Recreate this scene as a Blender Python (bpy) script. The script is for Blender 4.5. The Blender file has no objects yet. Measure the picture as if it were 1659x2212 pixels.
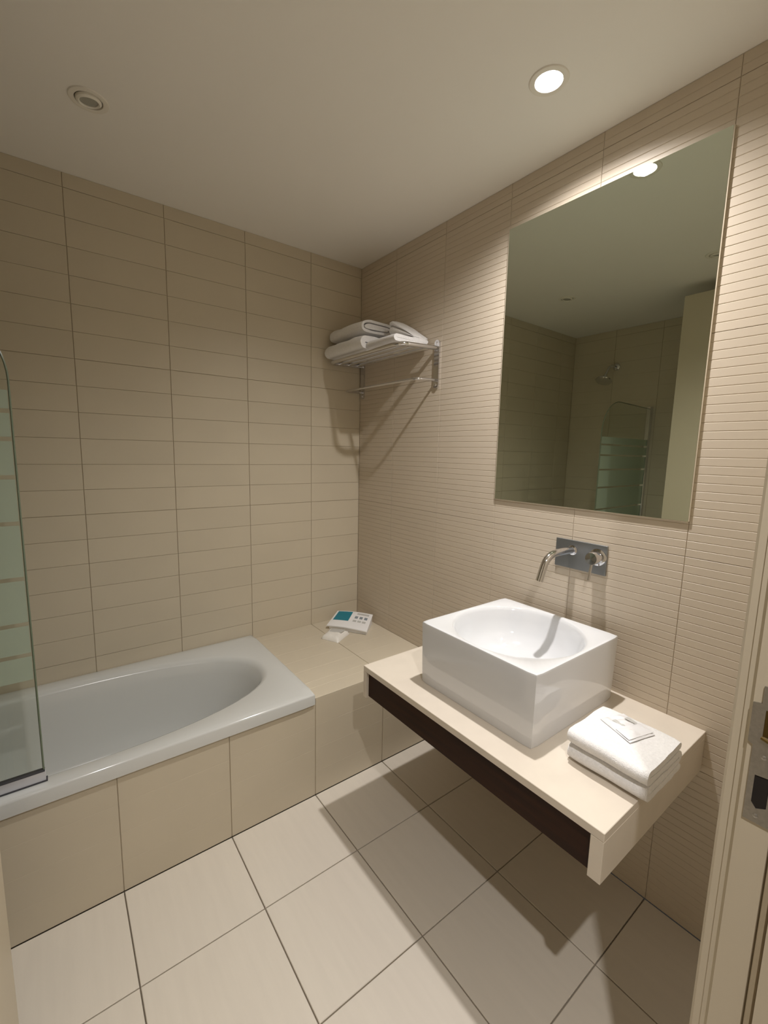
import bpy, bmesh, math, random
from mathutils import Vector, Matrix, noise
random.seed(7)
SC = bpy.context.scene
COL = SC.collection
PI = math.pi

# ------------------------------------------------------------------ camera
F_PX = 945.7
cd = bpy.data.cameras.new('camera')
cam = bpy.data.objects.new('camera', cd)
COL.objects.link(cam)
SC.camera = cam
cd.sensor_fit = 'VERTICAL'
cd.sensor_height = 24.0
cd.lens = F_PX / 2212.0 * 24.0
cd.clip_start = 0.02
yaw, pitch, roll = -0.6491, -0.1354, 0.0216
fw = Vector((math.sin(-yaw) * math.cos(pitch), math.cos(yaw) * math.cos(pitch), math.sin(pitch)))
rt = Vector((math.cos(yaw), math.sin(yaw), 0))
up = rt.cross(fw)
r2 = rt * math.cos(roll) + up * math.sin(roll)
u2 = -rt * math.sin(roll) + up * math.cos(roll)
M = Matrix.Identity(4)
for i in range(3):
    M[i][0] = r2[i]; M[i][1] = u2[i]; M[i][2] = -fw[i]
M[0][3], M[1][3], M[2][3] = -1.521, -2.27, 1.4898
cam.matrix_world = M

# ------------------------------------------------------------------ world, exposure, render options
w = bpy.data.worlds.new('world'); SC.world = w
w.use_nodes = True
w.node_tree.nodes['Background'].inputs[0].default_value = (1.0, 0.93, 0.83, 1)
w.node_tree.nodes['Background'].inputs[1].default_value = 0.02
SC.view_settings.view_transform = 'Standard'
SC.view_settings.look = 'None'
SC.view_settings.gamma = 1.0
SC.view_settings.use_curve_mapping = False
SC.view_settings.exposure = 0.09
cy = SC.cycles
cy.max_bounces = 16
cy.diffuse_bounces = 10
cy.glossy_bounces = 8
cy.transmission_bounces = 8
cy.transparent_max_bounces = 16
cy.caustics_reflective = True
cy.caustics_refractive = False
cy.blur_glossy = 1.0
cy.sample_clamp_indirect = 0.0
cy.use_denoising = True

LAMP_COL = (1.0, 0.955, 0.925)
P_ROOM = 102.0        # the lit downlight over the vanity
P_HALL = 92.0        # the hall downlight behind the camera

# ------------------------------------------------------------------ dimensions (metres)
H = 2.55             # ceiling
XL = -2.355          # left wall
YF = -2.116          # room face of the door wall
YF2 = -2.26          # hall face of the door wall
XJ = -0.74           # latch-side jamb
XH = -1.70           # hinge-side jamb
BY = -0.727          # bath front
LZ = 0.452           # ledge height
TX = -0.694          # bath end
JX = [0.0, -0.3305, -0.6930, -1.0555, -1.4180, -1.7805, -2.1430, XL]      # column joints, back wall and floor
JY = [BY, -1.0584, -1.4247, -1.7840, -2.146, -2.51]                        # floor rows
JR = [0.0, -0.3300, -0.6950, -1.0580, -1.4218, -1.7860, YF]                # column joints, right wall
L1 = (-0.318, -1.419)
L2 = (-1.357, -0.498)
L3 = (-1.331, -1.356)
L4 = (-1.36, -2.57)

# ------------------------------------------------------------------ materials
def mat(name, col, rough=0.5, metal=0.0, spec=0.5, **kw):
    m = bpy.data.materials.new(name); m.use_nodes = True
    b = m.node_tree.nodes['Principled BSDF']
    b.inputs['Base Color'].default_value = (*col, 1)
    b.inputs['Roughness'].default_value = rough
    b.inputs['Metallic'].default_value = metal
    b.inputs['Specular IOR Level'].default_value = spec
    for k, v in kw.items():
        b.inputs[k.replace('_', ' ')].default_value = v
    return m

def add_noise(m, col, var=0.06, scale=(8, 8, 8), bump=0.0, detail=4.0, bscale=None, coord='Object', dist=0.002):
    nt = m.node_tree; b = nt.nodes['Principled BSDF']
    tc = nt.nodes.new('ShaderNodeTexCoord'); mp = nt.nodes.new('ShaderNodeMapping')
    mp.inputs['Scale'].default_value = scale
    oi = nt.nodes.new('ShaderNodeObjectInfo')
    ad = nt.nodes.new('ShaderNodeVectorMath'); ad.operation = 'ADD'
    ml = nt.nodes.new('ShaderNodeVectorMath'); ml.operation = 'SCALE'; ml.inputs['Scale'].default_value = 37.0
    nt.links.new(oi.outputs['Random'], ml.inputs[0])
    nt.links.new(tc.outputs[coord], mp.inputs['Vector'])
    nt.links.new(mp.outputs['Vector'], ad.inputs[0]); nt.links.new(ml.outputs['Vector'], ad.inputs[1])
    nz = nt.nodes.new('ShaderNodeTexNoise'); nz.inputs['Scale'].default_value = 1.0; nz.inputs['Detail'].default_value = detail
    nt.links.new(ad.outputs['Vector'], nz.inputs['Vector'])
    rp = nt.nodes.new('ShaderNodeMapRange'); rp.inputs['From Min'].default_value = 0.3; rp.inputs['From Max'].default_value = 0.7
    rp.inputs['To Min'].default_value = 1 - var; rp.inputs['To Max'].default_value = 1 + var
    nt.links.new(nz.outputs['Fac'], rp.inputs['Value'])
    vs = nt.nodes.new('ShaderNodeVectorMath'); vs.operation = 'SCALE'; vs.inputs[0].default_value = col
    nt.links.new(rp.outputs['Result'], vs.inputs['Scale'])
    nt.links.new(vs.outputs['Vector'], b.inputs['Base Color'])
    if bump:
        n2 = nz
        if bscale:
            m2 = nt.nodes.new('ShaderNodeMapping'); m2.inputs['Scale'].default_value = bscale
            nt.links.new(tc.outputs[coord], m2.inputs['Vector'])
            n2 = nt.nodes.new('ShaderNodeTexNoise'); n2.inputs['Scale'].default_value = 1.0; n2.inputs['Detail'].default_value = 3
            nt.links.new(m2.outputs['Vector'], n2.inputs['Vector'])
        bp = nt.nodes.new('ShaderNodeBump'); bp.inputs['Strength'].default_value = bump; bp.inputs['Distance'].default_value = dist
        nt.links.new(n2.outputs['Fac'], bp.inputs['Height']); nt.links.new(bp.outputs['Normal'], b.inputs['Normal'])
    return m

WALLC = (0.580, 0.518, 0.405)
m_wall = add_noise(mat('cream_wall_tile', WALLC, 0.38, spec=0.4), WALLC, 0.03, (3, 3, 45), 0.10, bscale=(6, 6, 160), dist=0.0006)
m_grout = mat('beige_grout', (0.50, 0.435, 0.335), 0.9)
RIBC = (0.600, 0.525, 0.425)
m_rib = add_noise(mat('ribbed_wall_tile', RIBC, 0.42, spec=0.4), RIBC, 0.02, (3, 3, 20), 0.05, bscale=(30, 30, 60), dist=0.0005)
FLC = (0.680, 0.630, 0.550)
m_floor = add_noise(mat('beige_floor_tile', FLC, 0.42, spec=0.4), FLC, 0.018, (50, 5, 5), 0.10, bscale=(150, 8, 8), dist=0.0005)
m_fgrout = mat('grey_floor_grout', (0.27, 0.235, 0.185), 0.9)
m_ceil = add_noise(mat('ceiling_paint', (0.86, 0.84, 0.80), 0.85, spec=0.2), (0.86, 0.84, 0.80), 0.01, (2, 2, 2), 0.08, bscale=(120, 120, 120), dist=0.0005)
m_paint = add_noise(mat('cream_gloss_paint', (0.58, 0.515, 0.40), 0.4), (0.58, 0.515, 0.40), 0.015, (3, 3, 1), 0.05, bscale=(60, 60, 12), dist=0.0005)
m_hall = mat('hall_paint', (0.66, 0.60, 0.50), 0.8)
m_acryl = mat('white_bath_acrylic', (0.615, 0.630, 0.618), 0.12, spec=0.5, Coat_Weight=0.3, Coat_Roughness=0.08)
m_ceram = mat('white_ceramic', (0.70, 0.715, 0.74), 0.07, spec=0.5, Coat_Weight=0.5, Coat_Roughness=0.03)
m_chrome = mat('polished_chrome', (0.72, 0.72, 0.74), 0.09, 1.0)
m_chrome_d = mat('brushed_chrome_plate', (0.34, 0.36, 0.38), 0.32, 0.9)
m_steel = add_noise(mat('brushed_steel', (0.42, 0.40, 0.37), 0.38, 0.9), (0.42, 0.40, 0.37), 0.08, (10, 200, 200), 0.05)
m_brass = mat('brass', (0.16, 0.11, 0.04), 0.45, 1.0)
m_black = mat('hole_shade_black', (0.012, 0.008, 0.006), 0.8)  # near-black colour that stands in for the shade inside the bolt hole
STC = (0.70, 0.635, 0.545)
m_stone = add_noise(mat('cream_stone_top', STC, 0.32, spec=0.4), STC, 0.03, (14, 14, 14), 0.03, detail=6)
WDC = (0.026, 0.008, 0.002)
m_wood = add_noise(mat('dark_wenge_wood', WDC, 0.5, spec=0.2), WDC, 0.35, (60, 3, 60), 0.15, bscale=(120, 4, 120), dist=0.0006)
m_towel = add_noise(mat('white_terry', (0.86, 0.855, 0.86), 0.95, spec=0.1, Sheen_Weight=0.4), (0.86, 0.855, 0.86), 0.05, (160, 160, 160), 0.7, bscale=(420, 420, 420), dist=0.003)
m_paper = mat('white_paper', (0.80, 0.80, 0.80), 0.55)
m_film = mat('shiny_white_wrapper', (0.78, 0.78, 0.80), 0.22, spec=0.6)
m_sachet = mat('cream_paper_wrapper', (0.78, 0.76, 0.71), 0.5)
m_teal = mat('teal_print', (0.005, 0.19, 0.26), 0.4)
m_gprint = mat('grey_print', (0.23, 0.27, 0.30), 0.5)
m_lprint = mat('pale_grey_print', (0.50, 0.50, 0.48), 0.5)
m_trim = mat('white_lamp_trim', (0.80, 0.77, 0.70), 0.5)
m_lens = mat('unlit_lamp_glass', (0.36, 0.36, 0.32), 0.25, spec=0.6)
m_rubber = mat('grey_rubber_seal', (0.05, 0.05, 0.06), 0.5)
m_alu = mat('pale_aluminium', (0.66, 0.67, 0.72), 0.3, 0.35)
m_seal = mat('beige_door_seal', (0.46, 0.39, 0.28), 0.7)

m_mirror = bpy.data.materials.new('mirror_glass'); m_mirror.use_nodes = True
nt = m_mirror.node_tree; nt.nodes.clear()
o_ = nt.nodes.new('ShaderNodeOutputMaterial'); g_ = nt.nodes.new('ShaderNodeBsdfGlossy')
g_.inputs['Color'].default_value = (0.60, 0.65, 0.56, 1); g_.inputs['Roughness'].default_value = 0.0
nt.links.new(g_.outputs[0], o_.inputs[0])

m_glass = bpy.data.materials.new('clear_screen_glass'); m_glass.use_nodes = True
nt = m_glass.node_tree; nt.nodes.clear()
o_ = nt.nodes.new('ShaderNodeOutputMaterial'); t_ = nt.nodes.new('ShaderNodeBsdfTransparent')
g_ = nt.nodes.new('ShaderNodeBsdfGlossy'); g_.inputs['Roughness'].default_value = 0.02
t_.inputs['Color'].default_value = (0.93, 0.95, 0.93, 1)
fr = nt.nodes.new('ShaderNodeLayerWeight'); fr.inputs['Blend'].default_value = 0.12
mx = nt.nodes.new('ShaderNodeMixShader')
pw = nt.nodes.new('ShaderNodeMath'); pw.operation = 'POWER'; pw.inputs[1].default_value = 4.0
sc1 = nt.nodes.new('ShaderNodeMath'); sc1.operation = 'MULTIPLY_ADD'; sc1.inputs[1].default_value = 0.5; sc1.inputs[2].default_value = 0.04
fr.inputs['Blend'].default_value = 0.5
nt.links.new(fr.outputs['Facing'], pw.inputs[0]); nt.links.new(pw.outputs[0], sc1.inputs[0]); nt.links.new(sc1.outputs[0], mx.inputs[0]); nt.links.new(t_.outputs[0], mx.inputs[1]); nt.links.new(g_.outputs[0], mx.inputs[2])
nt.links.new(mx.outputs[0], o_.inputs[0])

m_frost = bpy.data.materials.new('frosted_green_film'); m_frost.use_nodes = True
nt = m_frost.node_tree; nt.nodes.clear()
o_ = nt.nodes.new('ShaderNodeOutputMaterial'); t_ = nt.nodes.new('ShaderNodeBsdfTransparent')
t_.inputs['Color'].default_value = (0.94, 1.0, 0.95, 1)
d_ = nt.nodes.new('ShaderNodeBsdfDiffuse'); d_.inputs['Color'].default_value = (0.66, 0.74, 0.66, 1)
l_ = nt.nodes.new('ShaderNodeBsdfTranslucent'); l_.inputs['Color'].default_value = (0.66, 0.74, 0.66, 1)
m1 = nt.nodes.new('ShaderNodeMixShader'); m1.inputs[0].default_value = 0.45
m2 = nt.nodes.new('ShaderNodeMixShader'); m2.inputs[0].default_value = 0.55
nt.links.new(d_.outputs[0], m1.inputs[1]); nt.links.new(l_.outputs[0], m1.inputs[2])
nt.links.new(t_.outputs[0], m2.inputs[1]); nt.links.new(m1.outputs[0], m2.inputs[2]); nt.links.new(m2.outputs[0], o_.inputs[0])

m_glow = bpy.data.materials.new('lit_lamp_lens'); m_glow.use_nodes = True
nt = m_glow.node_tree; nt.nodes.clear()
o_ = nt.nodes.new('ShaderNodeOutputMaterial'); e_ = nt.nodes.new('ShaderNodeEmission')
e_.inputs['Color'].default_value = (1, 0.97, 0.95, 1); e_.inputs['Strength'].default_value = 12.0
nt.links.new(e_.outputs[0], o_.inputs[0])

# ------------------------------------------------------------------ helpers
def link(name, me, m=None, parent=None, loc=None, rot=None):
    o = bpy.data.objects.new(name, me)
    if m and me and len(me.materials) == 0: me.materials.append(m)
    COL.objects.link(o)
    if parent: o.parent = parent
    if loc: o.location = loc
    if rot: o.rotation_euler = rot
    return o

def mesh(name, vs, fs, smooth=False):
    me = bpy.data.meshes.new(name); me.from_pydata([tuple(v) for v in vs], [], fs); me.validate(); me.update()
    if smooth:
        for p in me.polygons: p.use_smooth = True
    return me

def bm_mesh(name, bm, smooth=False):
    bmesh.ops.recalc_face_normals(bm, faces=bm.faces)
    me = bpy.data.meshes.new(name); bm.to_mesh(me); bm.free()
    if smooth:
        for p in me.polygons: p.use_smooth = True
    return me

def box_bm(lo, hi, bev=0.0, seg=2, bm=None):
    bm2 = bmesh.new()
    bmesh.ops.create_cube(bm2, size=1.0)
    for v in bm2.verts:
        for i in range(3):
            v.co[i] = lo[i] + (v.co[i] + 0.5) * (hi[i] - lo[i])
    if bev: bmesh.ops.bevel(bm2, geom=list(bm2.edges) + list(bm2.verts), offset=bev, segments=seg, profile=0.5, affect='EDGES')
    if bm is None: return bm2
    tmp = bpy.data.meshes.new('t'); bm2.to_mesh(tmp); bm2.free(); bm.from_mesh(tmp); bpy.data.meshes.remove(tmp)
    return bm

def box(name, lo, hi, m, parent=None, bev=0.0, seg=2, smooth=False):
    return link(name, bm_mesh(name, box_bm(lo, hi, bev, seg), smooth), m, parent)

def thing(name, label, cat, loc=(0, 0, 0), group=None):
    o = bpy.data.objects.new(name, None); COL.objects.link(o); o.location = loc
    o.empty_display_size = 0.05
    tag(o, label, cat, group)
    return o

def tag(o, label, cat, group=None):
    o['label'] = label; o['category'] = cat
    if group: o['group'] = group
    return o

def struct(o):
    o['kind'] = 'structure'; return o

def seat(o, root):
    """parent o (built in world coordinates) to root (which stands at its own location)"""
    o.parent = root
    o.location = Vector(o.location) - Vector(root.location)
    return o

def fillet(pts, rad, n=7):
    out = [Vector(pts[0])]
    for i in range(1, len(pts) - 1):
        p, a, b = Vector(pts[i]), Vector(pts[i - 1]), Vector(pts[i + 1])
        da, db = (a - p), (b - p)
        r = min(rad, da.length * 0.49, db.length * 0.49)
        s, e = p + da.normalized() * r, p + db.normalized() * r
        for k in range(n + 1):
            t = k / n
            out.append(s * (1 - t) ** 2 + p * 2 * t * (1 - t) + e * t * t)
    out.append(Vector(pts[-1]))
    return out

def tube_into(bm, pts, r, n=12, closed=False, rads=None):
    pts = [Vector(p) for p in pts]
    rings = []; N = len(pts); prev = None
    for i, p in enumerate(pts):
        if closed: t = (pts[(i + 1) % N] - pts[i - 1]).normalized()
        else: t = (pts[min(i + 1, N - 1)] - pts[max(i - 1, 0)]).normalized()
        if prev is None:
            a = Vector((0, 0, 1)) if abs(t.z) < 0.9 else Vector((1, 0, 0))
            u = t.cross(a).normalized()
        else:
            u = (prev - t * prev.dot(t)).normalized()
        prev = u; v = t.cross(u)
        rr = rads[i] if rads else r
        rings.append([bm.verts.new(p + (u * math.cos(2 * PI * k / n) + v * math.sin(2 * PI * k / n)) * rr) for k in range(n)])
    M_ = N if closed else N - 1
    for i in range(M_):
        a, b = rings[i], rings[(i + 1) % N]
        for k in range(n):
            bm.faces.new((a[k], a[(k + 1) % n], b[(k + 1) % n], b[k]))
    if not closed:
        bm.faces.new(rings[0][::-1]); bm.faces.new(rings[-1])
    return bm

def auto_smooth(me, ang=35):
    for p in me.polygons: p.use_smooth = True
    bm = bmesh.new(); bm.from_mesh(me)
    for e in bm.edges:
        if len(e.link_faces) == 2 and e.calc_face_angle(0) > math.radians(ang): e.smooth = False
    bm.to_mesh(me); bm.free()
    return me

def tube(name, pts, r, m, parent=None, n=14, rads=None, closed=False):
    return link(name, auto_smooth(bm_mesh(name, tube_into(bmesh.new(), pts, r, n, closed, rads))), m, parent)

def lathe(name, prof, m, parent=None, n=40, loc=(0, 0, 0), rot=None, caps=False):
    """prof: (radius, z) pairs; spun about z"""
    vs, fs = [], []
    for (r, z) in prof:
        for k in range(n):
            a = 2 * PI * k / n; vs.append((r * math.cos(a), r * math.sin(a), z))
    for i in range(len(prof) - 1):
        for k in range(n):
            fs.append((i * n + k, i * n + (k + 1) % n, (i + 1) * n + (k + 1) % n, (i + 1) * n + k))
    if caps:
        fs.append(tuple(range(n))[::-1]); fs.append(tuple((len(prof) - 1) * n + k for k in range(n)))
    bm = bmesh.new(); bm.from_mesh(mesh('t', vs, fs))
    bmesh.ops.remove_doubles(bm, verts=bm.verts, dist=1e-6)
    return link(name, auto_smooth(bm_mesh(name, bm)), m, parent, loc, rot)

def extrude_profile(name, prof, d0, d1, axis, m, parent=None, smooth=False, closed=True):
    """closed polygon of (a, b) extruded along axis; axis 'y': (a, b) = (x, z); 'x': (y, z); 'z': (x, y)"""
    bm = bmesh.new()
    def P(a, b, d): return {'y': (a, d, b), 'x': (d, a, b), 'z': (a, b, d)}[axis]
    A = [bm.verts.new(P(a, b, d0)) for a, b in prof]; B = [bm.verts.new(P(a, b, d1)) for a, b in prof]
    n = len(prof)
    for i in range(n): bm.faces.new((A[i], A[(i + 1) % n], B[(i + 1) % n], B[i]))
    f1 = bm.faces.new(A[::-1]); f2 = bm.faces.new(B)
    bmesh.ops.triangulate(bm, faces=[f1, f2])
    me = bm_mesh(name, bm)
    if smooth: auto_smooth(me, 40)
    return link(name, me, m, parent)

# ---- tiles: local frame: x across, y up the surface, z outwards (face at z = t)
TCACHE = {}
def tile_mesh(w_, h_, m, t=0.0035, c=0.0012, grooves=(), gw=0.0, gd=0.0, prefix='tile'):
    key = (round(w_, 4), round(h_, 4), m.name, t, tuple(round(g, 4) for g in grooves), gw, gd)
    if key in TCACHE: return TCACHE[key]
    # section across y: list of (y, z)
    sec = [(0, 0), (0, t - c), (c, t)]
    for g in grooves:
        sec += [(g - gw / 2, t), (g, t - gd), (g + gw / 2, t)]
    sec += [(h_ - c, t), (h_, t - c), (h_, 0)]
    vs = []
    for x, inset in ((0, 1), (c, 0), (w_ - c, 0), (w_, 1)):
        for (y, z) in sec:
            zz = min(z, t - c) if inset else z
            vs.append((x, y, zz))
    n = len(sec); fs = []
    for i in range(3):
        for j in range(n - 1):
            fs.append((i * n + j, (i + 1) * n + j, (i + 1) * n + j + 1, i * n + j + 1))
    fs.append(tuple(range(n))); fs.append(tuple(3 * n + k for k in range(n))[::-1])
    me = mesh(prefix, vs, fs); me.materials.append(m)
    TCACHE[key] = me
    return me

ROT_BACK = Matrix(((1, 0, 0), (0, 0, -1), (0, 1, 0))).to_euler()      # face looks to -y
ROT_RIGHT = Matrix(((0, 0, -1), (-1, 0, 0), (0, 1, 0))).to_euler()    # face looks to -x, x runs to -y
ROT_LEFT = Matrix(((0, 0, 1), (1, 0, 0), (0, 1, 0))).to_euler()       # face looks to +x, x runs to +y
G = 0.0012                                                            # half joint

# ------------------------------------------------------------------ structure: floor
floor = struct(box('floor', (XL, YF2, -0.06), (0.0, 0.0, -0.009), m_fgrout))
for i in range(len(JX) - 1):
    for j in range(len(JY) - 1):
        x1, x0 = JX[i] - 0.0018, JX[i + 1] + 0.0018
        y1, y0 = JY[j] - 0.0018, max(JY[j + 1], YF2) + 0.0018
        if y1 - y0 < 0.02: continue
        link('floor_tile', tile_mesh(x1 - x0, y1 - y0, m_floor, t=0.009, c=0.0015, prefix='floor_tile'), None, floor, (x0, y0, -0.009))

# hall behind the camera (light comes from there, the photo does not show it)
hall_floor = struct(box('floor_hall', (-2.9, -3.9, -0.06), (0.9, YF2, 0.0), m_floor))
struct(box('ceiling_hall', (-2.9, -3.9, H), (0.9, YF2 + 0.02, H + 0.08), m_ceil))
struct(box('wall_hall_back', (-2.9, -4.0, 0), (0.9, -3.9, H), m_hall))
struct(box('wall_hall_left', (-3.0, -3.9, 0), (-2.9, YF2, H), m_hall))
struct(box('wall_hall_right', (0.9, -3.9, 0), (1.0, YF2, H), m_hall))

# ------------------------------------------------------------------ structure: back wall
back = struct(box('wall_back', (XL - 0.1, 0.0035, 0.0), (0.1, 0.12, H + 0.1), m_grout))
ZR = []                                                               # course joints
z = 1.195
while z > 0.45: z -= 0.1083
k0 = z
while k0 < H - 0.02: ZR.append(k0); k0 += 0.1083
ZR.append(H)
for i in range(len(JX) - 1):
    for j in range(len(ZR) - 1):
        x1, x0 = JX[i] - G, JX[i + 1] + G
        strong = 0.0012 if abs(((ZR[j] - 1.195) / 0.1083) % 6) < 0.2 or abs(((ZR[j] - 1.195) / 0.1083) % 6 - 6) < 0.2 else 0.0006
        z0, z1 = ZR[j] + strong, ZR[j + 1] - 0.0006
        o = link('wall_tile', tile_mesh(x1 - x0, z1 - z0, m_wall, c=0.0006, prefix='wall_tile'), None, back, (x0, 0.0035, z0), ROT_BACK)
struct(box('wall_back_base', (XL - 0.1, 0.0, -0.06), (0.1, 0.0035, ZR[0]), m_grout))

# ------------------------------------------------------------------ structure: right wall, ribbed tiles
right = struct(box('wall_right', (0.0035, YF2, 0.0), (0.12, 0.12, H + 0.1), m_grout))
RJ = [0.0, 0.545, 1.195, 1.845, 2.495, H]
PITCH = 0.025
for i in range(len(JR) - 1):
    for j in range(len(RJ) - 1):
        y1, y0 = JR[i] - 0.0005, JR[i + 1] + 0.0005
        z0, z1 = RJ[j] + 0.0007, RJ[j + 1] - 0.0007
        gs = [k * PITCH - 0.0007 for k in range(1, 40) if k * PITCH - 0.0007 < z1 - z0 - 0.008]
        link('ribbed_tile', tile_mesh(y1 - y0, z1 - z0, m_rib, c=0.0010, grooves=gs, gw=0.0034, gd=0.0016, prefix='ribbed_tile'),
             None, right, (0.0035, y1, z0), ROT_RIGHT)

# ------------------------------------------------------------------ structure: left wall
left = struct(box('wall_left', (XL - 0.12, YF, 0.0), (XL - 0.0035, 0.12, H + 0.1), m_grout))
for i, (ya, yb) in enumerate(((-0.3625, 0.0), (-0.725, -0.3625), (-1.0875, -0.725), (-1.45, -1.0875), (-1.8125, -1.45), (YF, -1.8125))):
    for j in range(len(RJ) - 1):
        z0, z1 = RJ[j] + 0.0007, RJ[j + 1] - 0.0007
        gs = [k * 0.1083 for k in range(1, 7) if k * 0.1083 < z1 - z0 - 0.02]
        link('wall_tile', tile_mesh(yb - ya - 2 * G, z1 - z0, m_wall, c=0.0009, grooves=gs, gw=0.003, gd=0.0012, prefix='wall_tile'), None, left, (XL - 0.0035, ya + G, z0), ROT_LEFT)

# ------------------------------------------------------------------ structure: door wall with its opening
front = bmesh.new()
box_bm((XL - 0.12, YF2, 0.0), (XH, YF, H), bm=front)
box_bm((XJ + 0.006, YF2, 0.0), (0.1, YF, H), bm=front)
box_bm((XH, YF2, 2.50), (XJ + 0.006, YF, H), bm=front)
struct(link('wall_front', bm_mesh('wall_front', front), m_paint))

# ceiling with round lamp openings
bm = bmesh.new()
edges = []
outer = [bm.verts.new(p) for p in ((XL - 0.12, YF2, H), (0.12, YF2, H), (0.12, 0.12, H), (XL - 0.12, 0.12, H))]
edges += [bm.edges.new((outer[i], outer[(i + 1) % 4])) for i in range(4)]
HR = 0.040
for (lx, ly) in (L1, L2, L3):
    ring = [bm.verts.new((lx + HR * math.cos(2 * PI * k / 40), ly + HR * math.sin(2 * PI * k / 40), H)) for k in range(40)]
    edges += [bm.edges.new((ring[i], ring[(i + 1) % 40])) for i in range(40)]
bmesh.ops.triangle_fill(bm, use_beauty=True, use_dissolve=False, edges=edges)
dele = [f for f in bm.faces if any((f.calc_center_median() - Vector((lx, ly, H))).length < HR * 0.9 for lx, ly in (L1, L2, L3))]
bmesh.ops.delete(bm, geom=dele, context='FACES')
g = bmesh.ops.extrude_face_region(bm, geom=list(bm.faces))
for v in g['geom']:
    if isinstance(v, bmesh.types.BMVert): v.co.z += 0.012
struct(link('ceiling', bm_mesh('ceiling', bm), m_ceil))
struct(box('ceiling_slab', (XL - 0.12, YF2 + 0.02, H + 0.11), (0.12, 0.12, H + 0.16), m_ceil))

# ------------------------------------------------------------------ latch-side door frame
# rebated jamb lining: section in (x, y), extruded up
jp = [(XJ + 0.10, YF + 0.014), (XJ + 0.012, YF + 0.014), (XJ + 0.008, YF + 0.010), (XJ + 0.008, YF - 0.004), (XJ, YF - 0.010),
      (XJ, YF - 0.048), (XJ + 0.005, YF - 0.050), (XJ + 0.005, YF - 0.062), (XJ - 0.012, YF - 0.062), (XJ - 0.012, YF2 - 0.02), (XJ + 0.10, YF2 - 0.02), (XJ + 0.10, YF2), (XJ + 0.02, YF2), (XJ + 0.02, YF), (XJ + 0.10, YF)]
df = struct(extrude_profile('door_1_frame', jp, 0.0, 2.50, 'z', m_paint))
df.name = 'trim_1'
seal = [(XJ + 0.0045, YF - 0.050), (XJ - 0.004, YF - 0.052), (XJ - 0.006, YF - 0.058), (XJ - 0.002, YF - 0.0615), (XJ + 0.0045, YF - 0.0615)]
extrude_profile('door_seal', seal, 0.0, 2.50, 'z', m_seal, df, smooth=True)
jp2 = [(XH - 0.10, YF + 0.014), (XH - 0.012, YF + 0.014), (XH - 0.0, YF - 0.0), (XH, YF2 - 0.02), (XH - 0.10, YF2 - 0.02), (XH - 0.10, YF2), (XH - 0.02, YF2), (XH - 0.02, YF), (XH - 0.10, YF)]
struct(extrude_profile('trim_2', jp2, 0.0, 2.50, 'z', m_paint))

# strike plate screwed into the rebate: T-shaped plate with two openings
sp = thing('strike_plate', 'brushed steel latch strike plate with dark bolt hole on cream door frame', 'strike plate', (XJ, YF - 0.03, 1.06))
SX0, SX1 = XJ - 0.0022, XJ + 0.0005
YA, YB = YF - 0.0165, YF - 0.0485          # main plate in y (YA nearer the room)
def sp_poly(name, pts, holes, m, x0, x1):
    bm = bmesh.new(); ed = []
    for loop in [pts] + holes:
        vv = [bm.verts.new((x0, y, z)) for y, z in loop]
        ed += [bm.edges.new((vv[i], vv[(i + 1) % len(vv)])) for i in range(len(vv))]
    bmesh.ops.triangle_fill(bm, use_beauty=True, use_dissolve=False, edges=ed)
    kill = []
    for f in bm.faces:
        c = f.calc_center_median()
        for h in holes:
            ys = [p[0] for p in h]; zs = [p[1] for p in h]
            if min(ys) < c.y < max(ys) and min(zs) < c.z < max(zs): kill.append(f); break
    bmesh.ops.delete(bm, geom=kill, context='FACES')
    g = bmesh.ops.extrude_face_region(bm, geom=list(bm.faces))
    for v in g['geom']:
        if isinstance(v, bmesh.types.BMVert): v.co.x = x1
    return link(name, bm_mesh(name, bm), m)
plate_pts = [(YA, 0.970), (YA, 1.085), (YF - 0.0105, 1.089), (YF - 0.0105, 1.148), (YA - 0.004, 1.150), (YA - 0.004, 1.176), (YB, 1.176), (YB, 0.970)]
hole_l = [(YA - 0.007, 1.000), (YA - 0.007, 1.042), (YB + 0.008, 1.044), (YB + 0.008, 0.998), (YA - 0.013, 0.992)]
hole_u = [(YA - 0.009, 1.102), (YA - 0.009, 1.142), (YB + 0.007, 1.142), (YB + 0.007, 1.102)]
seat(sp_poly('plate', plate_pts, [hole_l, hole_u], m_steel, SX0, SX1), sp)
seat(box('bolt_hole_shade', (XJ - 0.0012, YB + 0.006, 0.990), (XJ + 0.0003, YA - 0.006, 1.046), m_black), sp)  # thin black slab, no depth: the hole's shade is put into its colour
seat(box('latch_pocket', (XJ - 0.0012, YB + 0.006, 1.100), (XJ + 0.0003, YA - 0.008, 1.144), m_brass), sp)
seat(tube('latch_lip', [(XJ - 0.003, YA - 0.008, 1.100), (XJ - 0.004, (YA + YB) / 2, 1.098), (XJ - 0.003, YB + 0.006, 1.098)], 0.0022, m_brass, n=8), sp)
for zz in (0.981, 1.072):
    seat(lathe('screw', [(0.0001, 0.0016), (0.002, 0.0014), (0.0034, 0.0004), (0.0034, -0.001)], m_steel, loc=(SX0, YA - 0.014, zz), rot=(0, -PI / 2, 0), n=14), sp)

# ------------------------------------------------------------------ door leaf, folded open to the left
door = thing('door_leaf', 'cream painted door leaf standing open at the left of the tub', 'door', (-1.685, YF, 0))
seat(box('door_panel', (-1.705, YF + 0.045, 0.012), (-1.665, -1.100, 2.48), m_paint, bev=0.0015, seg=1), door)
for hz in (0.25, 1.25, 2.25):
    seat(tube('hinge', [(-1.700, YF + 0.034, hz - 0.05), (-1.700, YF + 0.034, hz + 0.05)], 0.008, m_steel, n=12), door)

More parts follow.
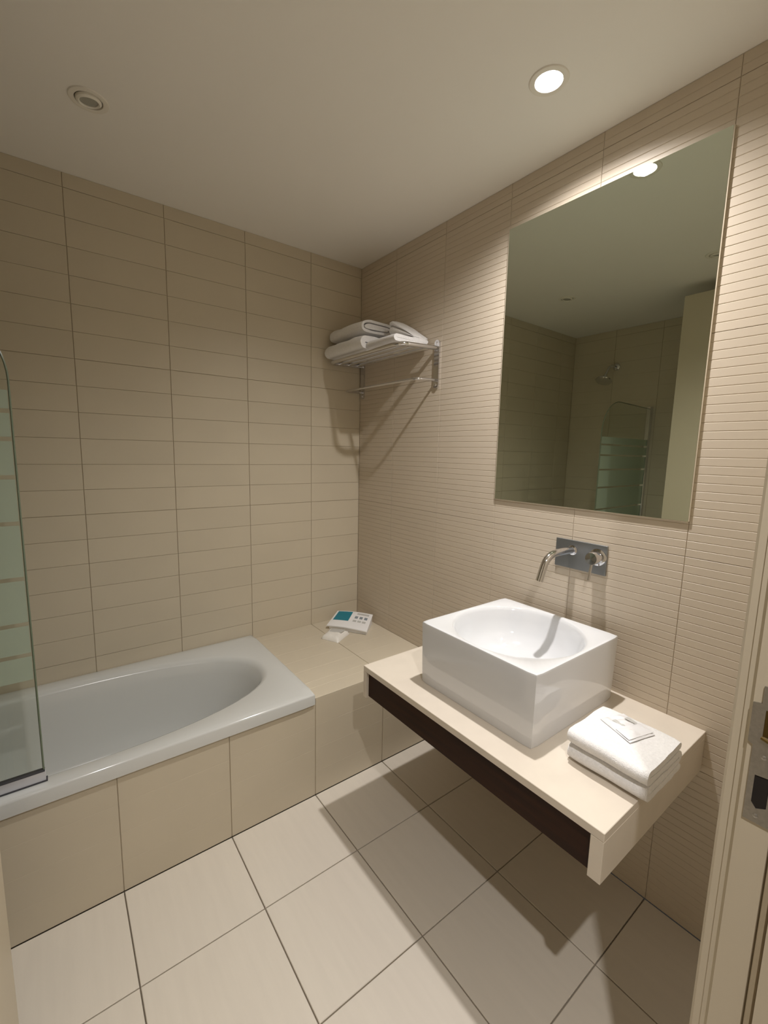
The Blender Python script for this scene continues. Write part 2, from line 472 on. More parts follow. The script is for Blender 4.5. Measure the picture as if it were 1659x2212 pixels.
# ------------------------------------------------------------------ bath surround (boxed in, tiled)
sur = thing('bath_surround', 'beige tiled box around the white bathtub with ledge in the corner', 'bath surround', (-0.35, BY, 0))
seat(box('core', (TX + 0.02, BY + 0.004, 0.0), (-0.001, -0.001, LZ - 0.0035), m_grout), sur)
seat(box('apron_core', (XL + 0.001, BY + 0.004, 0.0), (TX + 0.02, BY + 0.03, 0.427), m_grout), sur)
for i in range(len(JX) - 1):
    x1, x0 = JX[i] - G, JX[i + 1] + G
    if i == 0: x1 -= 0.001
    top = (LZ - 0.004) if x0 > TX - 0.01 else 0.427
    gs = [0.1083 * k for k in (1, 2, 3)]
    o = link('panel_tile', tile_mesh(x1 - x0, top - 0.001, m_wall, t=0.004, c=0.001, grooves=gs, gw=0.0016, gd=0.0004, prefix='panel_tile'), None, None, (x0, BY + 0.004, 0.001), ROT_BACK)
    seat(o, sur)
for (xa, xb) in ((TX + 0.001, JX[1] - G), (JX[1] + G, -0.0015)):
    gs = [0.080, 0.130, 0.238, 0.347, 0.455, 0.563, 0.671]
    o = link('ledge_tile', tile_mesh(xb - xa, -BY - 0.001, m_wall, t=0.0035, c=0.001, grooves=gs, gw=0.002, gd=0.0006, prefix='ledge_tile'), None, None, (xa, BY, LZ - 0.0035))
    seat(o, sur)

# ------------------------------------------------------------------ bathtub
tub = thing('bathtub', 'white acrylic bathtub with oval well set into beige tiled surround', 'bathtub', (-1.5, -0.37, 0))
RZ = 0.477
NS = 128
X0, X1, Y0, Y1 = XL + 0.003, TX, BY - 0.009, -0.002
CX, CY = (X0 + X1) / 2, (Y0 + Y1) / 2
def rrect(x0, x1, y0, y1, r, n=NS):
    """n points round a rounded rectangle, evenly by angle about the centre"""
    cx, cyy = (x0 + x1) / 2, (y0 + y1) / 2; a, b = (x1 - x0) / 2, (y1 - y0) / 2
    out = []
    for k in range(n):
        t = TH[k]; dx, dy = math.cos(t), math.sin(t)
        s = min(a / abs(dx) if abs(dx) > 1e-9 else 1e9, b / abs(dy) if abs(dy) > 1e-9 else 1e9)
        px, py = dx * s, dy * s
        ax, ay = abs(px), abs(py)
        if ax > a - r and ay > b - r:        # round the corner along the ray
            cxx, cyc = a - r, b - r
            B_ = dx.__abs__() * cxx + abs(dy) * cyc; C_ = cxx ** 2 + cyc ** 2 - r * r
            s = B_ + math.sqrt(max(B_ * B_ - C_, 0)); px, py = dx * s, dy * s
        out.append((cx + px, cyy + py))
    return out
a_, b_ = (X1 - X0) / 2, (Y1 - Y0) / 2
ca = math.atan2(b_, a_)
TH = []
for q in range(NS):                                                    # angles that hit the rectangle's corners exactly
    t = 2 * PI * q / NS
    TH.append(t)
for c in (ca, PI - ca, PI + ca, 2 * PI - ca):
    i = min(range(NS), key=lambda i: abs(TH[i] - c)); TH[i] = c
def well(x0, x1, y0, y1, e=2.5):
    cx, cyy = (x0 + x1) / 2, (y0 + y1) / 2; a, b = (x1 - x0) / 2, (y1 - y0) / 2
    out = []
    for t in TH:
        # map the rectangle direction to a stadium-like superellipse
        dx, dy = math.cos(t) * a / a_, math.sin(t) * b / b_
        s = (abs(dx / a) ** e + abs(dy / b) ** e) ** (-1 / e)
        out.append((cx + dx * s, cyy + dy * s))
    return out
rings = []
rings.append((rrect(X0, X1, Y0, Y1, 0.010), 0.428))
rings.append((rrect(X0, X1, Y0, Y1, 0.010), RZ - 0.008))
rings.append((rrect(X0 + 0.002, X1 - 0.002, Y0 + 0.002, Y1 - 0.002, 0.010), RZ - 0.002))
rings.append((rrect(X0 + 0.007, X1 - 0.007, Y0 + 0.007, Y1 - 0.007, 0.010), RZ))
rings.append((rrect(X0 + 0.030, X1 - 0.030, Y0 + 0.030, Y1 - 0.030, 0.020), RZ))
WX0, WX1, WY0, WY1 = -2.29, -0.790, -0.668, -0.070
rings.append((well(WX0 - 0.012, WX1 + 0.018, WY0 - 0.012, WY1 + 0.014, 2.35), RZ - 0.0005))
rings.append((well(WX0, WX1, WY0, WY1, 2.35), RZ - 0.006))
rings.append((well(WX0 + 0.012, WX1 - 0.016, WY0 + 0.010, WY1 - 0.010, 2.35), RZ - 0.022))
rings.append((well(WX0 + 0.030, WX1 - 0.040, WY0 + 0.022, WY1 - 0.022, 2.4), RZ - 0.07))
rings.append((well(WX0 + 0.060, WX1 - 0.085, WY0 + 0.038, WY1 - 0.038, 2.5), RZ - 0.16))
rings.append((well(WX0 + 0.085, WX1 - 0.135, WY0 + 0.055, WY1 - 0.055, 2.6), RZ - 0.26))
rings.append((well(WX0 + 0.105, WX1 - 0.180, WY0 + 0.072, WY1 - 0.072, 2.7), RZ - 0.32))
rings.append((well(WX0 + 0.135, WX1 - 0.225, WY0 + 0.100, WY1 - 0.100, 2.7), RZ - 0.355))
rings.append((well(WX0 + 0.200, WX1 - 0.290, WY0 + 0.150, WY1 - 0.150, 2.6), RZ - 0.368))
rings.append((well(WX0 + 0.45, WX1 - 0.55, WY0 + 0.26, WY1 - 0.26, 2.2), RZ - 0.372))
vs, fs = [], []
for pts, zz in rings:
    vs += [(x, y, zz) for x, y in pts]
for i in range(len(rings) - 1):
    for k in range(NS):
        fs.append((i * NS + k, i * NS + (k + 1) % NS, (i + 1) * NS + (k + 1) % NS, (i + 1) * NS + k))
fs.append(tuple((len(rings) - 1) * NS + k for k in range(NS)))
me = mesh('shell', vs, fs); auto_smooth(me, 50)
seat(link('shell', me, m_acryl), tub)
seat(lathe('plug', [(0.0001, 0.006), (0.015, 0.005), (0.024, 0.002), (0.026, 0.0)], m_chrome, loc=(-2.0, -0.37, RZ - 0.3722), n=28), tub)

# ------------------------------------------------------------------ shower screen
scr = thing('shower_screen', 'glass bath screen with frosted green bands on the tub rim, left edge', 'shower screen', (-1.95, -0.69, RZ))
SY = -0.690
SXE, SXP = -1.600, -2.325
def arch(x0, x1, z0, zt, zc, n=16):
    """outline in (x, z): straight sides, the free top corner rounded"""
    pts = [(x1, z0), (x0, z0), (x0, zc)]
    rx, rz = 0.235, zt - zc
    for k in range(1, n + 1):
        a = PI / 2 * k / n
        pts.append((x0 - rx * (1 - math.cos(a)), zc + rz * math.sin(a)))
    pts.append((x1, zt - 0.012))
    return pts
pts = arch(SXE, SXP, RZ + 0.030, 1.890, 1.660)
seat(extrude_profile('glass_pane', pts, SY - 0.003, SY + 0.003, 'y', m_glass), scr)
# dark green polished edge of the pane
edge = [(x, SY, z_) for x, z_ in pts[1:]]
seat(tube('glass_edge', edge, 0.0030, mat('green_glass_edge', (0.16, 0.20, 0.14), 0.25), n=6), scr)
gaps = [1.640, 1.579, 1.504, 1.400, 1.271, 1.112, 0.978, 0.885, 0.802]
for k in range(len(gaps) - 1):
    zt_, zb_ = gaps[k] - 0.006, gaps[k + 1] + 0.006
    seat(box('frosted_band', (SXP + 0.01, SY - 0.0042, zb_), (SXE - 0.004, SY - 0.0032, zt_), m_frost), scr)
seat(box('bottom_rail', (SXP, SY - 0.009, RZ + 0.004), (SXE + 0.004, SY + 0.009, RZ + 0.034), m_alu, bev=0.001, seg=1), scr)
seat(box('rail_seal', (SXP, SY - 0.0105, RZ + 0.0005), (SXE + 0.008, SY + 0.010, RZ + 0.005), m_rubber), scr)
seat(box('rail_seal', (SXP, SY - 0.0095, RZ + 0.0335), (SXE + 0.003, SY + 0.0095, RZ + 0.036), m_rubber), scr)
seat(box('hinge_post', (XL + 0.001, SY - 0.016, RZ + 0.002), (SXP + 0.01, SY + 0.016, 1.895), m_chrome, bev=0.003), scr)

# ------------------------------------------------------------------ shower head on the left wall
sh = thing('wall_shower', 'chrome wall shower head on a bent arm above the tub, seen in mirror', 'shower head', (XL, -0.385, 2.246))
seat(lathe('wall_flange', [(0.0001, 0.012), (0.020, 0.011), (0.028, 0.006), (0.030, 0.0)], m_chrome, loc=(XL, -0.385, 2.246), rot=(0, PI / 2, 0), n=28), sh)
arm = fillet([(XL + 0.008, -0.385, 2.246), (XL + 0.105, -0.385, 2.250), (XL + 0.165, -0.385, 2.165)], 0.05)
seat(tube('arm', arm, 0.010, m_chrome), sh)
seat(lathe('rose', [(0.0001, -0.050), (0.030, -0.050), (0.060, -0.048), (0.064, -0.042), (0.060, -0.034), (0.035, -0.022), (0.016, -0.010), (0.014, 0.012), (0.010, 0.018), (0.0001, 0.020)], m_chrome, loc=(XL + 0.176, -0.385, 2.150), rot=(0, -0.42, 0), n=36), sh)

# ------------------------------------------------------------------ vanity shelf
VF, VL, VR, VT, VB = -0.615, -0.968, -1.893, 0.679, 0.552
van = thing('vanity_shelf', 'wall-hung vanity with cream stone top and dark wood front under the mirror', 'vanity', (-0.3, (VL + VR) / 2, VB))
seat(box('countertop', (VF, VR, VT - 0.022), (-0.0005, VL, VT), m_stone, bev=0.0012, seg=1), van)
seat(box('side_panel', (VF, VR, VB), (-0.0005, VR + 0.030, VT - 0.0222), m_stone, bev=0.001, seg=1), van)
seat(box('side_panel', (VF, VL - 0.018, VB), (-0.0005, VL, VT - 0.0222), m_stone, bev=0.001, seg=1), van)
seat(box('front_panel', (VF + 0.012, VR + 0.0305, VB + 0.006), (VF + 0.030, VL - 0.0185, VT - 0.0224), m_wood), van)
seat(box('base_panel', (VF + 0.031, VR + 0.0305, VB + 0.006), (-0.0005, VL - 0.0185, VB + 0.022), m_wood), van)

# ------------------------------------------------------------------ basin
bas = thing('basin', 'white square ceramic vessel basin standing on the cream vanity top', 'basin', (-0.281, -1.408, VT))
bx0, bx1, by0, by1, bz = -0.5145, -0.048, -1.6415, -1.175, 0.902
NSB = 96
TH = [2 * PI * q / NSB for q in range(NSB)]
a_ = b_ = (bx1 - bx0) / 2
for c in (PI / 4, 3 * PI / 4, 5 * PI / 4, 7 * PI / 4):
    i = min(range(NSB), key=lambda i: abs(TH[i] - c)); TH[i] = c
rings = []
bot = VT + 0.0006
def R(ins, r): return rrect(bx0 + ins, bx1 - ins, by0 + ins, by1 - ins, r, NSB)
def E(cx, cyy, a, b): return [(cx + a * math.cos(t), cyy + b * math.sin(t)) for t in TH]
rings += [(R(0.010, 0.01), bot), (R(0.005, 0.012), bot), (R(0.004, 0.012), bot + 0.004), (R(0.0, 0.012), bz - 0.006), (R(0.0015, 0.012), bz - 0.0015), (R(0.005, 0.012), bz), (R(0.009, 0.012), bz)]
ex, ey = -0.283, -1.408
rings += [(E(ex, ey, 0.222, 0.222), bz - 0.0006), (E(ex, ey, 0.216, 0.216), bz - 0.004), (E(ex, ey, 0.211, 0.211), bz - 0.014), (E(ex, ey, 0.203, 0.203), bz - 0.045),
          (E(ex, ey, 0.188, 0.188), bz - 0.085), (E(ex, ey, 0.160, 0.160), bz - 0.118), (E(ex, ey, 0.120, 0.120), bz - 0.137), (E(ex, ey, 0.070, 0.070), bz - 0.146), (E(ex, ey, 0.022, 0.022), bz - 0.149)]
vs, fs = [], []
for pts, zz in rings: vs += [(x, y, zz) for x, y in pts]
for i in range(len(rings) - 1):
    for k in range(NSB):
        fs.append((i * NSB + k, i * NSB + (k + 1) % NSB, (i + 1) * NSB + (k + 1) % NSB, (i + 1) * NSB + k))
fs.append(tuple(range(NSB))[::-1]); fs.append(tuple((len(rings) - 1) * NSB + k for k in range(NSB)))
me = mesh('bowl', vs, fs); auto_smooth(me, 42)
seat(link('bowl', me, m_ceram), bas)
seat(lathe('drain', [(0.0001, 0.001), (0.012, 0.0012), (0.018, 0.002), (0.024, 0.003), (0.026, 0.001)], m_chrome, loc=(ex, ey, bz - 0.1486), n=28), bas)

# ------------------------------------------------------------------ wall tap
tap = thing('wall_tap', 'chrome wall-mounted tap with curved spout on a grey rectangular plate', 'tap', (0, -1.46, 1.13))
seat(box('wall_plate', (-0.008, -1.557, 1.0786), (-0.0003, -1.3637, 1.1843), m_chrome_d, bev=0.0008, seg=1), tap)
sp_pts = fillet([(-0.008, -1.432, 1.148), (-0.060, -1.428, 1.150), (-0.150, -1.418, 1.143), (-0.178, -1.412, 1.052)], 0.075, 12)
seat(tube('spout', sp_pts, 0.0130, m_chrome, n=20), tap)
seat(lathe('spout_collar', [(0.018, 0.0), (0.018, 0.004), (0.012, 0.006), (0.0001, 0.006)], m_chrome, loc=(-0.008, -1.432, 1.148), rot=(0, -PI / 2, 0), n=28), tap)
seat(lathe('knob_base', [(0.030, 0.0), (0.030, 0.006), (0.024, 0.008), (0.0001, 0.008)], m_chrome, loc=(-0.008, -1.527, 1.141), rot=(0, -PI / 2, 0), n=32), tap)
kn = seat(lathe('knob', [(0.0215, 0.008), (0.0225, 0.012), (0.0225, 0.046), (0.0205, 0.050), (0.0001, 0.051)], m_chrome, loc=(-0.008, -1.527, 1.141), rot=(0, -PI / 2, 0), n=32), tap)
lev = tube('lever', [(-0.045, -1.525, 1.122), (-0.048, -1.520, 1.062)], 0.0048, m_chrome, n=12)
seat(lev, tap)

# ------------------------------------------------------------------ mirror
mir = thing('wall_mirror', 'tall frameless rectangular mirror on the ribbed wall above the basin', 'mirror', (0, -1.42, 1.30))
my0, my1, mz0, mz1 = -1.7849, -1.0608, 1.3032, 2.3779
seat(box('backing', (-0.0032, my0 + 0.001, mz0 + 0.001), (-0.0003, my1 - 0.001, mz1 - 0.001), mat('mirror_edge', (0.45, 0.47, 0.42), 0.4)), mir)
seat(box('mirror_glass', (-0.0065, my0, mz0), (-0.0034, my1, mz1), m_mirror), mir)
for nm, lo, hi in (('left_bead', (-0.0060, my1, mz0), (-0.0003, my1 + 0.003, mz1)), ('right_bead', (-0.0060, my0 - 0.003, mz0), (-0.0003, my0, mz1)), ('bottom_bead', (-0.0060, my0, mz0 - 0.0025), (-0.0003, my1, mz0))):
    seat(box(nm, lo, hi, m_paint), mir)

# ------------------------------------------------------------------ towel rack
rack = thing('towel_rack', 'chrome wall towel rack with rods and a lower rail in the corner', 'towel rack', (0, -0.35, 1.8))
RTOP = 1.992
def stadium(y, z0, z1, r, n=10):
    pts = []
    for k in range(n + 1):
        a = PI * k / n; pts.append((y + r * math.cos(a), z1 - r + r * math.sin(a)))
    for k in range(n + 1):
        a = PI + PI * k / n; pts.append((y + r * math.cos(a), z0 + r + r * math.sin(a)))
    return pts
for yb in (-0.668, -0.034):
    br = seat(extrude_profile('bracket', stadium(yb, 1.803, 2.030, 0.0165), -0.009, -0.0003, 'x', m_chrome, smooth=True), rack)
    for zz in (2.014, 1.819):
        sc_ = lathe('screw', [(0.0001, 0.003), (0.004, 0.0026), (0.0058, 0.0008), (0.006, 0.0)], m_chrome, loc=(-0.009, yb, zz), rot=(0, -PI / 2, 0), n=14)
        sc_.parent = br; sc_.location = Vector((-0.009, yb, zz))
ZO = 1.980
loop = fillet([(-0.008, -0.668, RTOP), (-0.235, -0.668, ZO), (-0.235, -0.034, ZO), (-0.008, -0.034, RTOP)], 0.055, 9)
seat(tube('shelf_loop', loop, 0.0100, m_chrome), rack)
for xs_ in (-0.050, -0.110, -0.172):
    zz = RTOP + (ZO - RTOP) * (-xs_ / 0.235)
    seat(tube('rod', [(xs_, -0.664, zz - 0.001), (xs_, -0.038, zz - 0.001)], 0.0060, m_chrome, n=10), rack)
low = fillet([(-0.008, -0.668, 1.842), (-0.130, -0.668, 1.836), (-0.130, -0.034, 1.836), (-0.008, -0.034, 1.842)], 0.035, 7)
seat(tube('lower_rail', low, 0.0065, m_chrome, n=12), rack)

# ------------------------------------------------------------------ towels
def ribbon_profile(path, half):
    """offset a centre line to a closed outline"""
    n = len(path); L_, R_ = [], []
    for i, p in enumerate(path):
        a = path[max(i - 1, 0)]; b = path[min(i + 1, n - 1)]
        t = Vector((b[0] - a[0], b[1] - a[1])).normalized(); nn = Vector((-t.y, t.x))
        L_.append((p[0] + nn.x * half, p[1] + nn.y * half)); R_.append((p[0] - nn.x * half, p[1] - nn.y * half))
    # rounded ends
    def cap(c, d, s):
        out = []
        for k in range(1, 4):
            a = PI * k / 4
            v = Vector(d) * math.sin(a) * half; w_ = Vector(s) * math.cos(a) * half
            out.append((c[0] + v.x + w_.x, c[1] + v.y + w_.y))
        return out
    t1 = (Vector(path[-1]) - Vector(path[-2])).normalized(); t0 = (Vector(path[0]) - Vector(path[1])).normalized()
    return L_ + cap(path[-1], t1, (-t1.y, t1.x)) + R_[::-1] + cap(path[0], t0, (-t0.y, t0.x))

def serpentine(x0, x1, zs, n=7, jit=0.0):
    """zs: heights of the layers, first runs x1 -> x0, then folds up at x0 ..."""
    path = []; direction = -1
    for i, zc in enumerate(zs):
        r = abs(zs[min(i + 1, len(zs) - 1)] - zc) / 2
        rp = abs(zc - zs[max(i - 1, 0)]) / 2
        xa, xb = (x1, x0) if direction < 0 else (x0, x1)
        sa = -rp if direction < 0 else rp
        sb = r if direction < 0 else -r
        xa2 = xa + (sa if i > 0 else 0); xb2 = xb + (sb if i < len(zs) - 1 else 0)
        for k in range(n + 1):
            t = k / n; path.append((xa2 + (xb2 - xa2) * t, zc + jit * math.sin(t * PI * 2.2 + i)))
        if i < len(zs) - 1:
            zn = zs[i + 1]; rr = (zn - zc) / 2; cx = xb2
            for k in range(1, 6):
                a = -PI / 2 + PI * k / 6
                path.append((cx + direction * rr * math.cos(a), zc + rr + rr * math.sin(a)))
        direction *= -1
    return path

def flat_roll(x0, x1, z0, z1, lt, turns, n=9):
    """flattened roll: racetrack spiral of layer thickness lt, outside first"""
    path = []
    hz = (z1 - z0) / 2 - lt / 2; zc = (z0 + z1) / 2; w2 = (x1 - x0) / 2 - lt / 2; xc = (x0 + x1) / 2
    tot = int(turns * 36)
    for k in range(tot):
        ph = k / 36.0
        shrink = ph * lt
        a = 2 * PI * ph - 0.4 * PI
        h_ = max(hz - shrink, 0.002); ww = max(w2 - shrink, 0.012)
        c_, s_ = math.cos(a), math.sin(a)
        px = xc + ww * math.copysign(abs(c_) ** 0.42, c_); pz = zc + h_ * math.copysign(abs(s_) ** 0.75, s_)
        path.append((px, pz))
    return path

def towel_mesh(name, prof, d0, d1, nseg, seed, bulge=0.004, amp=0.003, slant=None):
    """outline extruded along y in steps, ends rounded a little, surface unevenly soft"""
    bm = bmesh.new(); ringsv = []
    cx = sum(p[0] for p in prof) / len(prof); cz = sum(p[1] for p in prof) / len(prof)
    zmin = min(p[1] for p in prof)
    for s in range(nseg + 1):
        t = s / nseg; d = d0 + (d1 - d0) * t
        e = min(t, 1 - t) * abs(d1 - d0)
        sh_ = 0.0 if e > 0.012 else (0.012 - e) / 0.012
        row = []
        for (x, z_) in prof:
            f = 1 - 0.03 * sh_
            px, pz = cx + (x - cx) * f, zmin + (z_ - zmin) * (1 - 0.02 * sh_)
            nv = Vector((px * 14 + seed, d * 14, pz * 16))
            px += noise.noise(nv) * amp; k_ = min((pz - zmin) / 0.03, 1.0)
            pz += noise.noise(nv + Vector((5, 9, 2))) * amp * k_
            dd = d + noise.noise(nv * 2.3) * amp * 0.8 * (1 if sh_ > 0 else 0)
            if slant: pz = zmin + (pz - zmin) * slant(t)
            row.append(bm.verts.new((px, dd, pz)))
        ringsv.append(row)
    n = len(prof)
    for s in range(nseg):
        for i in range(n):
            bm.faces.new((ringsv[s][i], ringsv[s][(i + 1) % n], ringsv[s + 1][(i + 1) % n], ringsv[s + 1][i]))
    m_ = (n - 6) // 2                         # points on the centre line: left side 0..m_-1, right side m_+3..2m_+2 backwards
    for row in (ringsv[0], ringsv[-1]):
        Rr = [row[m_ + 3 + (m_ - 1 - i)] for i in range(m_)]
        for i in range(m_ - 1): bm.faces.new((row[i], row[i + 1], Rr[i + 1], Rr[i]))
        bm.faces.new([row[m_ - 1], row[m_], row[m_ + 1], row[m_ + 2], Rr[m_ - 1]])
        bm.faces.new([Rr[0], row[n - 3], row[n - 2], row[n - 1], row[0]])
    return auto_smooth(bm_mesh(name, bm), 55)

# hand towel on the vanity
zt0 = VT + 0.0008
path = serpentine(-0.455, -0.262, [zt0 + 0.0125, zt0 + 0.0335, zt0 + 0.0560, zt0 + 0.0785], jit=0.0008)
prof = ribbon_profile(path, 0.0094)
prof = [(x - (0.010 * max(0, (z_ - zt0 - 0.045)) / 0.04), z_) for x, z_ in prof]
me = towel_mesh('hand_towel', prof, -1.912, -1.712, 12, 3.1)
t1 = tag(link('hand_towel', me, m_towel), 'folded white hand towel at the right end of the vanity top', 'towel')
t1.name = 'hand_towel'

# packet lying on the hand towel
def sheet_mesh(name, quad, nu, nv, th, amp, seed, zfun=None):
    """thin pad from four corners (a, b, c, d), crumpled a little"""
    a, b, c, d = [Vector(q) for q in quad]
    vs, fs = [], []
    for side in (1, 0):
        for j in range(nv + 1):
            for i in range(nu + 1):
                u, v = i / nu, j / nv
                p = (a * (1 - u) + b * u) * (1 - v) + (d * (1 - u) + c * u) * v
                edge = min(u, 1 - u, v, 1 - v)
                puff = min(edge / 0.22, 1.0) ** 0.5
                nz_ = noise.noise(Vector((u * 4 + seed, v * 4, seed))) * amp
                zz = (th * puff + nz_ * puff + 0.0006) if side else 0.0
                if zfun: zz += zfun(u, v)
                vs.append((p.x, p.y, p.z + zz))
    n1 = (nu + 1) * (nv + 1)
    for j in range(nv):
        for i in range(nu):
            q = [j * (nu + 1) + i, j * (nu + 1) + i + 1, (j + 1) * (nu + 1) + i + 1, (j + 1) * (nu + 1) + i]
            fs.append(tuple(q)); fs.append(tuple(k + n1 for k in q[::-1]))
    bd = [i for i in range(nu + 1)] + [(j) * (nu + 1) + nu for j in range(1, nv + 1)] + [nv * (nu + 1) + i for i in range(nu - 1, -1, -1)] + [j * (nu + 1) for j in range(nv - 1, 0, -1)]
    for k in range(len(bd)):
        p, q = bd[k], bd[(k + 1) % len(bd)]
        fs.append((q, p, p + n1, q + n1))
    bm = bmesh.new(); bm.from_mesh(mesh(name, vs, fs))
    return auto_smooth(bm_mesh(name, bm), 45)
TT = zt0 + 0.0905
pk = thing('soap_packet', 'small crinkled white wrapper lying on top of the folded hand towel', 'packet', (-0.34, -1.80, TT))
q = [(-0.352, -1.742, TT), (-0.272, -1.768, TT), (-0.302, -1.862, TT), (-0.392, -1.838, TT)]
seat(link('wrapper', sheet_mesh('wrapper', q, 18, 18, 0.0050, 0.0090, 4.0), m_film), pk)
q2 = [(-0.370, -1.792, TT + 0.004), (-0.290, -1.816, TT + 0.004), (-0.298, -1.858, TT + 0.004), (-0.388, -1.834, TT + 0.004)]
seat(link('folded_flap', sheet_mesh('folded_flap', q2, 10, 6, 0.003, 0.003, 8.0), m_film), pk)
for (px_, py_) in ((-0.338, -1.785), (-0.300, -1.800)):
    seat(link('print_mark', sheet_mesh('print_mark', [(px_ - 0.006, py_ + 0.015, TT + 0.0075), (px_ + 0.006, py_ + 0.012, TT + 0.0075), (px_ + 0.000, py_ - 0.016, TT + 0.0075), (px_ - 0.008, py_ - 0.012, TT + 0.0075)], 4, 4, 0.001, 0.0, 1.0), m_lprint), pk)

# towels on the rack
def on_rack(x): return RTOP + (ZO - RTOP) * (-x / 0.235)
RB = RTOP + 0.0107
pr_ = ribbon_profile(serpentine(-0.250, -0.018, [RB + 0.0155, RB + 0.0500], jit=0.001), 0.0150)
lt_ = tag(link('bath_towel', towel_mesh('bath_towel', pr_, -0.385, -0.030, 14, 1.7, amp=0.005), m_towel), 'folded white bath towel directly on the chrome rack rods, under another towel', 'towel', 'folded towels on the rack')
pr_ = ribbon_profile(flat_roll(-0.250, -0.014, RB + 0.0700, RB + 0.1680, 0.0195, 2.2), 0.0062)
ut_ = tag(link('bath_towel', towel_mesh('bath_towel', pr_, -0.350, -0.030, 14, 6.3, amp=0.005), m_towel), 'thick rolled-up white bath towel on top of the rack towel pile', 'towel', 'folded towels on the rack')
pr_ = ribbon_profile(serpentine(-0.222, -0.018, [RB + 0.0085, RB + 0.0250], jit=0.0005), 0.0078)
tag(link('hand_towel', towel_mesh('hand_towel', pr_, -0.612, -0.392, 10, 4.4, amp=0.002), m_towel), 'thin flat folded white towel lying across the near half of the rack rods', 'towel', 'folded towels on the rack')
WB = RB + 0.0345
pr_ = ribbon_profile(serpentine(-0.095, -0.016, [WB + 0.012, WB + 0.035, WB + 0.058, WB + 0.081, WB + 0.104], jit=0.0008), 0.0108)
tag(link('face_towel', towel_mesh('face_towel', pr_, -0.600, -0.415, 12, 9.9, amp=0.004, slant=lambda t: 0.08 + 0.92 * min(1.0, t * 1.1) ** 0.9), m_towel), 'small brightly lit white towel sloping against the wall at the near end of rack', 'towel', 'folded towels on the rack')

# ------------------------------------------------------------------ leaflet and sachet in the ledge corner
ZL = LZ + 0.0006
lf = thing('leaflet_pack', 'white folded leaflet pack with teal square and grey print in the ledge corner', 'leaflet', (-0.15, -0.18, ZL))
quad = [(-0.292, -0.115, ZL), (-0.150, -0.325, ZL), (-0.022, -0.205, ZL), (-0.165, -0.030, ZL)]
def lift(u, v): return 0.0
def pad(u, v):     # height of the pad's top above the ledge
    return 0.026 + 0.036 * v + 0.006 * math.sin(u * PI)
A_, B_, C_, D_ = [Vector(q) for q in quad]
def bil(u, v): return (A_ * (1 - u) + B_ * u) * (1 - v) + (D_ * (1 - u) + C_ * u) * v
def pad_mesh(name, u0, u1, v0, v1, off, th, nu=16, nv=10, solid=False, rnd=0.0):
    vs, fs = [], []
    for side in (1, 0):
        for j in range(nv + 1):
            for i in range(nu + 1):
                u = u0 + (u1 - u0) * i / nu; v = v0 + (v1 - v0) * j / nv
                p = bil(u, v); e = min(i / nu, 1 - i / nu, 1e9)
                top = pad(u, v) + off - rnd * max(0, 1 - min(min(i, nu - i) / nu, min(j, nv - j) / nv) / 0.12) ** 2
                zz = top if side else (0.0 if solid else top - th)
                vs.append((p.x, p.y, p.z + zz))
    n1 = (nu + 1) * (nv + 1)
    for j in range(nv):
        for i in range(nu):
            q = [j * (nu + 1) + i, j * (nu + 1) + i + 1, (j + 1) * (nu + 1) + i + 1, (j + 1) * (nu + 1) + i]
            fs.append(tuple(q)); fs.append(tuple(k + n1 for k in q[::-1]))
    bd = [i for i in range(nu + 1)] + [j * (nu + 1) + nu for j in range(1, nv + 1)] + [nv * (nu + 1) + i for i in range(nu - 1, -1, -1)] + [j * (nu + 1) for j in range(nv - 1, 0, -1)]
    for k in range(len(bd)):
        p, q = bd[k], bd[(k + 1) % len(bd)]; fs.append((q, p, p + n1, q + n1))
    bm = bmesh.new(); bm.from_mesh(mesh(name, vs, fs))
    return auto_smooth(bm_mesh(name, bm), 50)
seat(link('lower_pages', pad_mesh('lower_pages', 0.05, 0.985, 0.06, 0.97, -0.010, 0, solid=True), m_paper), lf)
seat(link('cover', pad_mesh('cover', 0.0, 1.0, 0.0, 1.0, 0.0, 0.006, rnd=0.003), m_paper), lf)
seat(link('teal_square', pad_mesh('teal_square', 0.06, 0.46, 0.36, 0.93, 0.0008, 0.0006), m_teal), lf)
seat(link('print_block', pad_mesh('print_block', 0.60, 0.92, 0.80, 0.90, 0.0007, 0.0005, 8, 3), m_lprint), lf)
for k in range(3):
    seat(link('print_block', pad_mesh('print_block', 0.58 + 0.125 * k, 0.66 + 0.125 * k, 0.56, 0.70, 0.0007, 0.0005, 4, 3), m_gprint), lf)
for k in range(3):
    seat(link('print_block', pad_mesh('print_block', 0.57 + 0.12 * k, 0.66 + 0.12 * k, 0.36, 0.46, 0.0007, 0.0005, 4, 3), m_lprint), lf)
sa = thing('sachet', 'small cream paper sachet lying in front of the leaflet on the ledge', 'sachet', (-0.31, -0.22, ZL))
q = [(-0.290, -0.145, ZL), (-0.210, -0.245, ZL), (-0.335, -0.318, ZL), (-0.385, -0.215, ZL)]
seat(link('wrapper', sheet_mesh('wrapper', q, 12, 12, 0.025, 0.004, 2.0), m_sachet), sa)
q = [(-0.292, -0.180, ZL + 0.0258), (-0.240, -0.240, ZL + 0.0258), (-0.280, -0.262, ZL + 0.0258), (-0.325, -0.205, ZL + 0.0258)]
seat(link('print_mark', sheet_mesh('print_mark', q, 6, 4, 0.0008, 0.001, 2.0), m_lprint), sa)

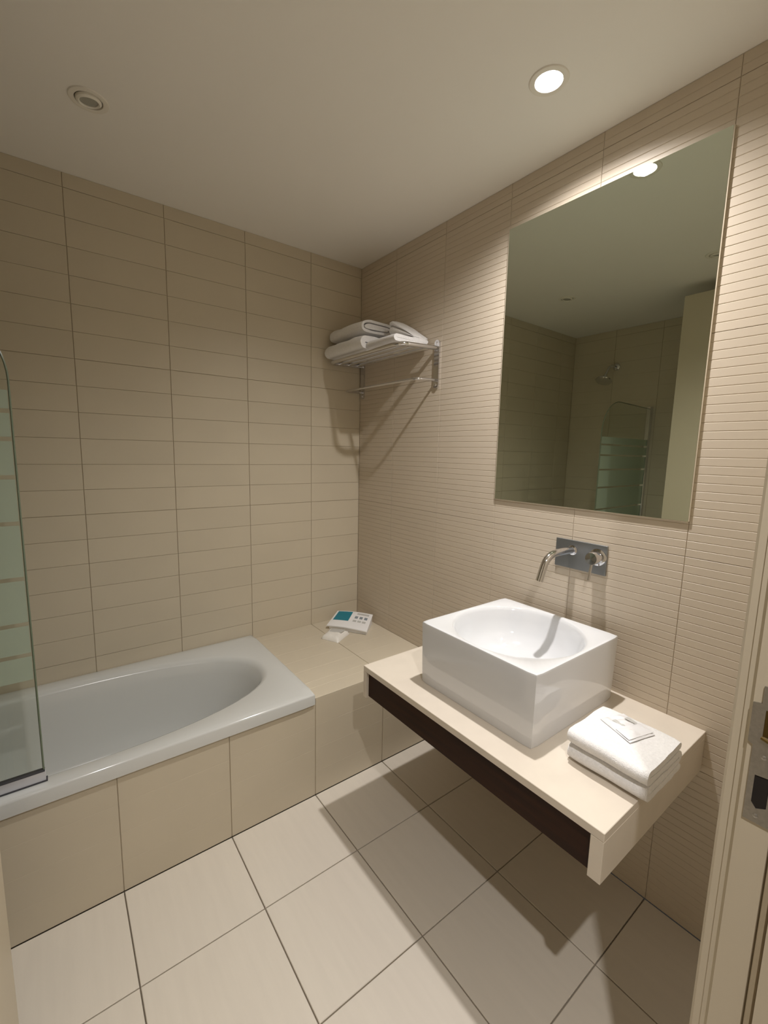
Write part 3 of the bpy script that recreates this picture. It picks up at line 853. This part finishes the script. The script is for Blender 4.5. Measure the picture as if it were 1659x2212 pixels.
# ------------------------------------------------------------------ downlights
def downlight(xy, label, lit, power=0.0, tilt=(0.0, 0.0), zc=H, recess=0.030):
    x, y = xy
    t = thing('downlight', label, 'downlight', (x, y, zc), 'ceiling downlights')
    # trim ring: thin flange under the ceiling, sleeve up through the opening
    seat(lathe('trim_ring', [(0.0395, 0.030), (0.0375, 0.004), (0.0385, -0.003), (0.046, -0.0045), (0.053, -0.003), (0.055, -0.0003)], m_trim, loc=(x, y, zc), n=44), t)
    seat(lathe('housing', [(0.0397, 0.012), (0.0397, 0.085), (0.0001, 0.085)], m_trim, loc=(x, y, zc), n=44), t)
    lens_m = m_glow if lit else m_lens
    if lit:
        seat(lathe('lens', [(0.0001, 0.0), (0.0372, 0.0), (0.0372, 0.004), (0.0001, 0.004)], lens_m, loc=(x, y, zc + 0.007), n=40), t)
    else:
        rot = (tilt[0], tilt[1], 0)
        g = lathe('gimbal_ring', [(0.0250, 0.004), (0.0250, -0.004), (0.0285, -0.007), (0.0345, -0.003), (0.0355, 0.004)], m_trim, loc=(x, y, zc - 0.002), rot=rot, n=36)
        seat(g, t)
        l = lathe('lens', [(0.0001, -0.002), (0.0245, -0.002), (0.0248, 0.004)], lens_m, loc=(x, y, zc - 0.002), rot=rot, n=32)
        seat(l, t)
    if power:
        ld = bpy.data.lights.new('lamp', 'SPOT'); ld.energy = power; ld.color = LAMP_COL
        ld.spot_size = math.radians(150); ld.spot_blend = 1.0; ld.shadow_soft_size = 0.022
        lo = bpy.data.objects.new('lamp', ld); COL.objects.link(lo); lo.parent = t; lo.location = (0, 0, 0.001)
    return t
downlight(L1, 'glowing round ceiling downlight above the vanity, the one that is lit', True, P_ROOM)
downlight(L2, 'unlit round ceiling downlight above the bathtub with tilted lamp', False, tilt=(0.06, -0.10))
downlight(L3, 'unlit round ceiling downlight seen only at the right edge of mirror', False, tilt=(0.1, 0.1))
hl = downlight(L4, 'lit round downlight in the hall ceiling behind the doorway', True, P_HALL, zc=H - 0.013)
hl['group'] = 'hall downlights'
